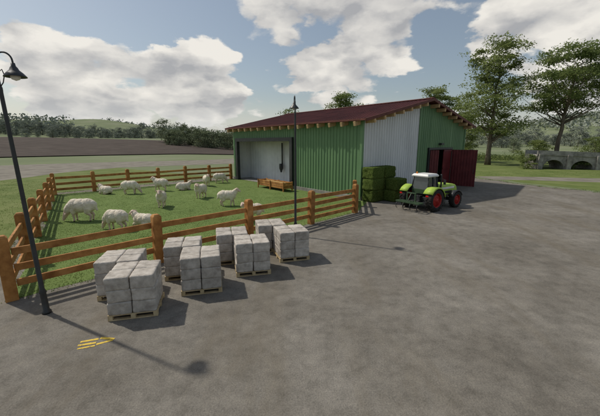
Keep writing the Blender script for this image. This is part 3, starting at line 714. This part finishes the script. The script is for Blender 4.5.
# ---------------------------------------------------------------- trees
def treeparts(seed,Ht,Rc,trunk_frac,nclump,lpc,leafs,flat=.6,r0=None,cr=1.5,lean=(0,0),topbias=.45,layer=.34):
    rnd=random.Random(seed); tb=MB(); cb=MB(); r0=r0 or Ht*.02
    pts=[];rad=[]; n=9; topz=Ht*.86; wx=lean[0]*Ht+rnd.uniform(-.04,.04)*Ht; wy=lean[1]*Ht+rnd.uniform(-.04,.04)*Ht
    for i in range(n):
        t=i/(n-1); q=t**1.3; pts.append(Vector((wx*q+rnd.gauss(0,.014)*Ht*t,wy*q+rnd.gauss(0,.014)*Ht*t,topz*t))); rad.append(r0*(1.35 if i==0 else 1)*(1-.85*t)+.02)
    tb.tube(pts,rad,9)
    def at(z):
        t=max(0,min(.999,z/topz))*(n-1); i=int(t); return pts[i].lerp(pts[i+1],t-i)
    cz0=Ht*trunk_frac
    for c in range(nclump):
        t=(c+rnd.random())/nclump; z=cz0+(Ht-cz0)*t
        prof=sqrt(max(.04,1-((t-topbias)/.60)**2)); a=rnd.random()*2*pi; rr=Rc*prof*sqrt(rnd.uniform(.06,1))*rnd.uniform(.75,1.1)
        ce=at(z)+Vector((cos(a)*rr,sin(a)*rr,0)); ce.z=z
        base=at(max(cz0*.7,z-rr*.7)); mid=base.lerp(ce,.5)+Vector((rnd.gauss(0,.15),rnd.gauss(0,.15),-.08*rr))
        br=r0*.33*(1-.6*t)
        tb.tube([base,mid,ce],[br,br*.6,br*.22],5,cap=False)
        R1=cr*rnd.uniform(.6,1.3)*(1-.2*t)
        subs=[ce+Vector((rnd.gauss(0,.62),rnd.gauss(0,.62),rnd.gauss(0,layer)))*R1 for q in range(7)]
        for l in range(lpc):
            s0=rnd.choice(subs); d=Vector((rnd.gauss(0,1),rnd.gauss(0,1),rnd.gauss(0,flat)))*R1*.34
            p=s0+d; s=leafs*rnd.uniform(.6,1.3)
            nx=Vector((rnd.gauss(0,1),rnd.gauss(0,1),rnd.gauss(0,.5))).normalized(); ny=nx.cross(Vector((rnd.gauss(0,.5),rnd.gauss(0,.5),rnd.gauss(0,1)))).normalized()
            cb.add([p-nx*s,p-ny*s*.5,p+nx*s,p+ny*s*.5],[(0,1,2,3)])
    return tb,cb
def bigtree(u,d,seed,Ht,Rc,tf,ncl,lpc,leafs,label,cr,lean=(0,0),tb_=.45):
    az=(u-300)/F; loc=Vector((az*d,d*1.0,0)); loc.z=terr(loc.x,loc.y)
    e=empty('tree',loc,0,label,'tree'); tb,cb=treeparts(seed,Ht,Rc,tf,ncl,lpc,leafs,.42,None,cr,lean,tb_,.18)
    tb.obj('trunk','bark',e,fix=False); cb.obj('crown','leaf',e,fix=False)
bigtree(486,60,11,21,5.2,.26,58,330,.20,'tall leafy tree with airy crown on the verge',2.1)
bigtree(552,57,12,19.5,8.8,.50,62,380,.20,'leaning tree with flat broad canopy beyond the verge',2.3,(.08,0),.5)
bigtree(628,76,15,20,6.0,.34,44,260,.23,'broad leafy tree beyond the road',2.2)
bigtree(346,72,14,14.2,4.0,.3,40,240,.21,'leafy tree rising behind the barn roof',1.8)
bigtree(434,74,16,15.6,4.8,.3,46,260,.21,'leafy tree rising behind the barn gable',1.9)
bigtree(290,95,17,13.0,3.6,.3,26,180,.25,'leafy tree behind the barn',1.7)
bigtree(461,84,18,13,4.2,.2,38,230,.22,'full leafy tree behind the barn gable',1.8)
bigtree(530,66,23,4.4,2.4,.08,22,220,.15,'small bushy tree beside the stone bridge',1.1)
bigtree(590,64,24,5.0,2.6,.08,24,220,.15,'small bushy tree beside the stone bridge',1.1)
bigtree(574,50,25,2.2,1.3,.05,12,200,.10,'low bush in front of the stone bridge',.6)
bigtree(526,51,26,2.0,1.3,.05,12,200,.10,'low bush at the end of the stone bridge',.6)
var=[];varf=[]
for s in range(6):
    tb,cb=treeparts(100+s,10+s%3*1.4,4.2+.4*(s%2),.12,26,110,.32,.7,None,2.0)
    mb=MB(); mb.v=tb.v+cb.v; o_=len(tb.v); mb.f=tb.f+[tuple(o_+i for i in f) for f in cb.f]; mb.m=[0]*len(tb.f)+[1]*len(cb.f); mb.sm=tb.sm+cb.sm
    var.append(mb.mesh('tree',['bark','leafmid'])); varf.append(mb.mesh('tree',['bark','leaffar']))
rt=random.Random(5)
def far(u,d,sc,lab='leafy tree in a distant tree line',vs=None):
    az=(u-300)/F; x=az*d; y=d; o=bpy.data.objects.new('tree',rt.choice(vs or var)); COL.objects.link(o); o.location=(x,y,terr(x,y)-.3); o.rotation_euler=(0,0,rt.random()*6); o.scale=(sc*rt.uniform(.95,1.25),sc*rt.uniform(.95,1.25),sc*rt.uniform(.8,1.1))
    tag(o,lab,'tree','trees in the distant tree lines')
for i in range(20): far(170+i*3.6+rt.gauss(0,1.5),rt.uniform(150,185),rt.uniform(.65,.95))
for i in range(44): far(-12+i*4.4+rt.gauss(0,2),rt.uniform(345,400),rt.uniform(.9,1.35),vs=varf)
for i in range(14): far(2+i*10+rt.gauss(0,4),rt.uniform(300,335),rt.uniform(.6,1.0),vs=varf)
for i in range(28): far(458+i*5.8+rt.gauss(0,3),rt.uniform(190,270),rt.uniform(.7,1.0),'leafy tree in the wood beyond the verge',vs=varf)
for u,d,sc in [(466,120,.5),(510,128,.5),(590,118,.6)]: far(u,d,sc,'small leafy tree beyond the verge')
mb=MB(); cnt=0
while cnt<2000:
    u=rt.uniform(-150,760); d=rt.uniform(420,1050); x=(u-300)/F*d; y=d
    if noise.noise(Vector((x*.006,y*.006,5)))<.05 : continue
    cnt+=1; z=terr(x,y); h=rt.uniform(7,12)
    for k in range(12):
        p=Vector((x+rt.gauss(0,3.2),y+rt.gauss(0,3.2),z+h*rt.uniform(.1,1))); s=rt.uniform(1.0,2.2)
        a=Vector((rt.gauss(0,1),rt.gauss(0,1),rt.gauss(0,1))).normalized(); b=a.cross(Vector((rt.gauss(0,1),rt.gauss(0,1),rt.gauss(0,1)))).normalized()
        mb.add([p-a*s,p-b*s,p+a*s,p+b*s],[(0,1,2,3)])
o=mb.obj('woodland','leaffar',fix=False); tag(o,'distant woodland covering the hills','woodland',kind='stuff')
mb=MB()
for k in range(9000):
    u=rt.uniform(462,650); d=rt.uniform(74,92); x=(u-300)/F*d; y=d; hgt=.7+1.4*noise.noise(Vector((x*.2,y*.2,0)))
    if hgt<.3: continue
    p=Vector((x,y,terr(x,y)+rt.random()*hgt)); s=rt.uniform(.12,.3)
    a=Vector((rt.gauss(0,1),rt.gauss(0,1),rt.gauss(0,1))).normalized(); b=a.cross(Vector((rt.gauss(0,1),rt.gauss(0,1),rt.gauss(0,1)))).normalized()
    mb.add([p-a*s,p-b*s*.6,p+a*s,p+b*s*.6],[(0,1,2,3)])
o=mb.obj('undergrowth','leaf',fix=False); tag(o,'rough green undergrowth beneath the trees','undergrowth',kind='stuff')
# ---------------------------------------------------------------- bridge
br=empty('stone_bridge',(37.0,50.5,0),radians(-14),'low weathered stone bridge with arches beyond the verge','bridge')
NB=6; aw=2.9; pier=.9; Lb=NB*(aw+pier)+pier; topz=lambda x:2.25-.035*x
mb=MB(); cols=[]; n=180; yy0,yy1=0,4.5
for i in range(n+1):
    x=Lb*i/n; m=(x-pier)%(aw+pier); za=0
    if x>pier and m<aw: za=(1.5-.03*x)*sqrt(max(0,1-((m-aw/2)/(aw/2))**2))
    cols.append((x,za,topz(x)))
vs=[];fs=[]
for x,za,zt in cols: vs+=[(x,yy0,za-.3 if za==0 else za),(x,yy0,zt),(x,yy1,zt),(x,yy1,za-.3 if za==0 else za)]
for i in range(n):
    for k in range(4): k2=(k+1)%4; fs.append((4*i+k,4*i+k2,4*i+4+k2,4*i+4+k))
fs.append((0,1,2,3)); fs.append((4*n+3,4*n+2,4*n+1,4*n)); mb.add(vs,fs)
mb.obj('arch','stone',br)
for yy in (-.12,4.3):
    mb=MB(); vs=[];fs=[]; n=40
    for i in range(n+1):
        x=Lb*i/n; z=topz(x); vs+=[(x,yy,z-.08),(x,yy,z+.6),(x,yy+.32,z+.6),(x,yy+.32,z-.08)]
    for i in range(n):
        for k in range(4): k2=(k+1)%4; fs.append((4*i+k,4*i+k2,4*i+4+k2,4*i+4+k))
    fs.append((0,1,2,3)); fs.append((4*n+3,4*n+2,4*n+1,4*n)); mb.add(vs,fs); mb.obj('parapet','stone',br)
for i in range(NB+1):
    x=i*(aw+pier)+pier/2; mb=MB(); mb.box((x,-.16,(topz(x)+.2)/2-.1),(.6,.5,topz(x)+.2)); mb.obj('pier','stone',br,.03)
